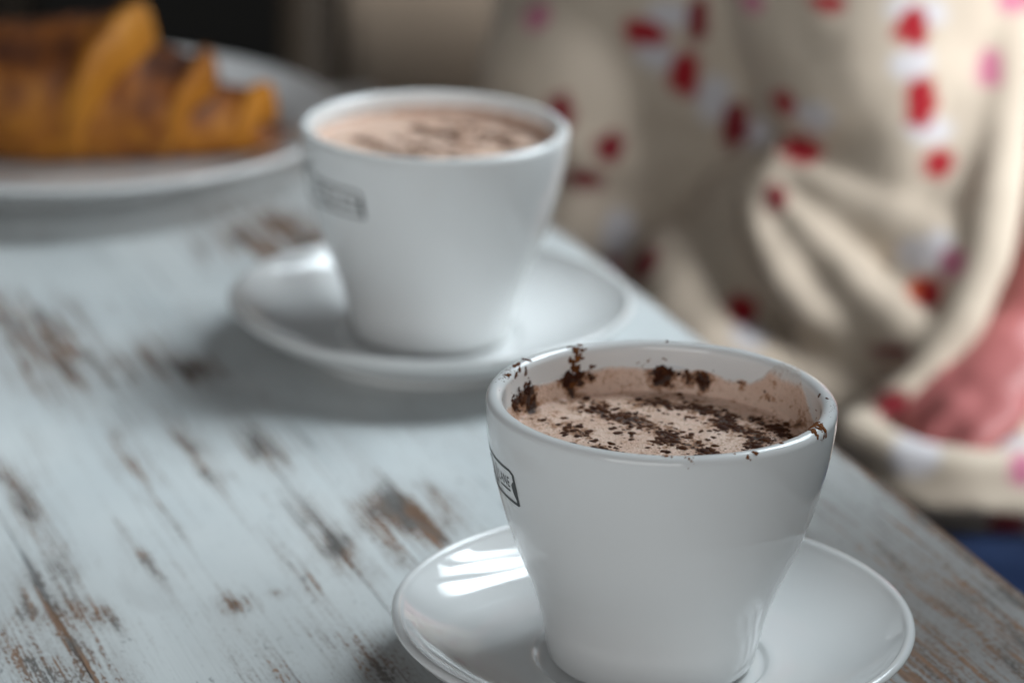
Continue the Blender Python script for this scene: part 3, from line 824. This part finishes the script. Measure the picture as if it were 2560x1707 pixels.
# cuff: rolled open edge in front of the forearm
tube(bm, [(.206, 1.330, .095), (.2065, 1.312, .058), (.205, 1.292, .026), (.2005, 1.268, -.004), (.1955, 1.254, -.027), (.186, 1.243, -.049), (.172, 1.233, -.067), (.157, 1.228, -.081), (.146, 1.232, -.090)],
     [.012, .013, .013, .012, .010, .0095, .0085, .0075, .007], 14)
tube(bm, [(.192, 1.338, .08), (.192, 1.318, .04), (.188, 1.296, .008), (.182, 1.280, -.014)], [.026, .026, .022, .014], 14)
# hem over the lap
tube(bm, [(.142, 1.217, -.092), (.162, 1.200, -.098), (.188, 1.195, -.100), (.225, 1.200, -.101), (.26, 1.22, -.104)], [.011, .012, .011, .011, .014], 14)
tube(bm, [(.148, 1.198, -.108), (.166, 1.187, -.108), (.190, 1.184, -.108), (.22, 1.187, -.109)], [.006, .006, .006, .006], 14)
tube(bm, [(.13, 1.27, -.118), (.17, 1.245, -.120), (.22, 1.245, -.122)], [.022, .022, .022], 16)
tube(bm, [(.16, 1.34, -.14), (.20, 1.30, -.13)], [.07, .04], 16)
me = merged(bm, .0028, 9, .6)
nv = len(me.vertices)
co = np.empty(nv * 3); me.vertices.foreach_get('co', co); co = co.reshape(-1, 3)
nr = np.empty(nv * 3); me.vertices.foreach_get('normal', nr); nr = nr.reshape(-1, 3)
# soft creases fanning out of the gather, and general cloth unevenness
CR = np.array([.100, 1.302, -.008])
dv = co - CR; dist = np.linalg.norm(dv, axis=1); ang = np.arctan2(dv[:, 2], dv[:, 0])
disp = .0009 * np.sin(ang * 6 + 2.0 * np.sin(ang * 2)) * smoothstep(dist, .006, .03) * (1 - smoothstep(dist, .05, .13))
disp += np.array([mnoise.noise(Vector(c) * 22) * .0030 + mnoise.noise(Vector(c) * 55) * .0010 for c in co])
co = co + nr * disp[:, None]
me.vertices.foreach_set('co', co.ravel()); me.update()
# printed petals: position, colour, half width, half height
RED, DRED, PINK, WHT, ORG = (.38, .002, .012), (.22, .002, .012), (.60, .20, .30), (.67, .655, .68), (.62, .10, .03)
CREAM = np.array((.635, .545, .44))
PETALS = [((0.0068, 1.3793, 0.0424), PINK, 0.0050, 0.0050),
    ((0.0538, 1.3546, 0.0414), RED, 0.0072, 0.0046),
    ((0.0647, 1.3508, 0.0511), WHT, 0.0077, 0.0044),
    ((0.0776, 1.3467, 0.0493), DRED, 0.0035, 0.0077),
    ((0.0730, 1.3497, 0.0250), RED, 0.0050, 0.0072),
    ((0.0592, 1.3525, 0.0325), WHT, 0.0066, 0.0050),
    ((0.0859, 1.3470, 0.0142), WHT, 0.0055, 0.0077),
    ((0.0958, 1.3463, 0.0027), DRED, 0.0046, 0.0088),
    ((0.1278, 1.2897, 0.0717), RED, 0.0058, 0.0031),
    ((0.1127, 1.3068, 0.0234), RED, 0.0045, 0.0045),
    ((0.1251, 1.2960, 0.0214), WHT, 0.0064, 0.0053),
    ((0.1052, 1.3448, 0.0001), WHT, 0.0055, 0.0055),
    ((0.1219, 1.3061, 0.0039), RED, 0.0064, 0.0048),
    ((0.1103, 1.2896, -0.0127), DRED, 0.0040, 0.0048),
    ((0.0969, 1.3133, 0.0660), PINK, 0.0048, 0.0037),
    ((0.1624, 1.2844, 0.0633), RED, 0.0055, 0.0063),
    ((0.1598, 1.2834, 0.0715), WHT, 0.0063, 0.0042),
    ((0.1701, 1.2861, 0.0691), WHT, 0.0053, 0.0042),
    ((0.1681, 1.2824, 0.0334), RED, 0.0055, 0.0079),
    ((0.1631, 1.2826, 0.0485), WHT, 0.0063, 0.0053),
    ((0.1714, 1.2792, 0.0220), WHT, 0.0063, 0.0042),
    ((0.1758, 1.2742, 0.0081), RED, 0.0051, 0.0044),
    ((0.1975, 1.2932, 0.0447), PINK, 0.0045, 0.0064),
    ((0.1716, 1.2553, -0.0434), RED, 0.0048, 0.0061),
    ((0.1676, 1.2563, -0.0422), ORG, 0.0027, 0.0042),
    ((0.1827, 1.2530, -0.0288), PINK, 0.0040, 0.0052),
    ((0.1668, 1.2614, -0.0277), WHT, 0.0063, 0.0058),
    ((0.1759, 1.2572, -0.0240), WHT, 0.0052, 0.0052),
    ((0.0409, 1.3523, -0.0101), DRED, 0.0047, 0.0055),
    ((0.0298, 1.3575, -0.0262), DRED, 0.0061, 0.0039),
    ((0.0194, 1.3562, 0.0046), DRED, 0.0050, 0.0061),
    ((0.0461, 1.3427, -0.0467), WHT, 0.0050, 0.0105),
    ((0.0567, 1.3080, -0.0486), DRED, 0.0043, 0.0076),
    ((0.0453, 1.3325, -0.0612), PINK, 0.0055, 0.0039),
    ((0.0976, 1.2837, -0.0612), RED, 0.0056, 0.0045),
    ((0.1008, 1.2722, -0.0679), WHT, 0.0064, 0.0048),
    ((0.1618, 1.2473, -0.0671), DRED, 0.0074, 0.0047),
    ((0.1574, 1.2223, -0.0805), DRED, 0.0053, 0.0048),
    ((0.1800, 1.2401, -0.0995), RED, 0.0037, 0.0065),
    ((0.1864, 1.2310, -0.1046), PINK, 0.0059, 0.0054),
    ((0.1965, 1.2315, -0.1035), RED, 0.0037, 0.0049),
    ((0.2065, 1.1916, -0.0952), PINK, 0.0042, 0.0063),
    ((0.1861, 1.2401, -0.0994), WHT, 0.0049, 0.0054),
    ((0.1641, 1.1950, -0.0913), WHT, 0.0073, 0.0063),
    ((0.2095, 1.2387, -0.1004), WHT, 0.0065, 0.0065)]
rs = np.random.default_rng(5)
have = np.array([p[0] for p in PETALS]) if PETALS else np.zeros((0, 3))
vis = co[(co[:, 1] < 1.47) & (co[:, 2] < .09)]
for c in co[rs.permutation(nv)[:6000]]:
    near_known = PETALS and len(have) and np.min(np.linalg.norm(have - c, axis=1))
    if PETALS and near_known < .028: continue
    if PETALS and c[1] < 1.42 and -.13 < c[2] < .07 and c[0] < .212: continue
    PETALS.append((tuple(c), [RED, RED, PINK, DRED][rs.integers(4)], .0058, .0068)); have = np.array([p[0] for p in PETALS])
    PETALS.append((tuple(c + np.array([.010, 0, .008])), WHT, .007, .006))
colr = np.tile(CREAM, (nv, 1))
wob = np.array([mnoise.noise(Vector(c_) * 170) for c_ in co])
order = sorted(PETALS, key=lambda p: 0 if p[1] is WHT else 1)
for (c, rgb, w, hh) in order:
    w, hh = w * 1.42, hh * 1.42
    d = co - np.array(c)
    q_ = np.sqrt((d[:, 0] / w) ** 2 + (d[:, 1] / (w * 1.3)) ** 2 + (d[:, 2] / hh) ** 2) + .35 * wob
    k = (1 - smoothstep(q_, .8, 1.15))[:, None]
    colr = colr * (1 - k) + np.array(rgb) * k
at = me.attributes.new('print', 'FLOAT_COLOR', 'POINT')
at.data.foreach_set('color', np.hstack([colr, np.ones((nv, 1))]).astype(np.float32).ravel())
child('blouse', me, M_cloth)

# ------------------------------------------------------------------ chairs beyond the table
def chair(x, y, rot, upholstery, label):
    c = empty('dining_chair', (x, y, FLOOR_Z), rot)
    tag(c, label, 'chair')
    for sx in (-1, 1):
        bm = bmesh.new(); tube(bm, [(sx * .23, .21, .02), (sx * .235, .20, .44), (sx * .24, .245, .93)], [.016, .020, .016], 12); bm_obj('rear_post', bm, M_darkwood, c)
        bm = bmesh.new(); tube(bm, [(sx * .20, -.21, .02), (sx * .20, -.20, .42)], [.015, .02], 12); bm_obj('leg', bm, M_darkwood, c)
    bm = bmesh.new(); box(bm, (-.225, -.225, .41), (.225, .19, .475))
    bmesh.ops.bevel(bm, geom=bm.edges[:], offset=.02, segments=4, affect='EDGES'); bm_obj('seat', bm, upholstery, c)
    bm = bmesh.new(); box(bm, (-.214, .185, .50), (.214, .235, .90))
    bmesh.ops.bevel(bm, geom=bm.edges[:], offset=.018, segments=4, affect='EDGES'); bm_obj('backrest', bm, upholstery, c)
chair(.10, 1.80, math.radians(0), M_taupe, 'taupe upholstered chair at the end of the table, behind the far cup')
chair(-.58, 2.10, math.radians(10), M_black, 'dark brown upholstered chair in the shade behind the croissant')
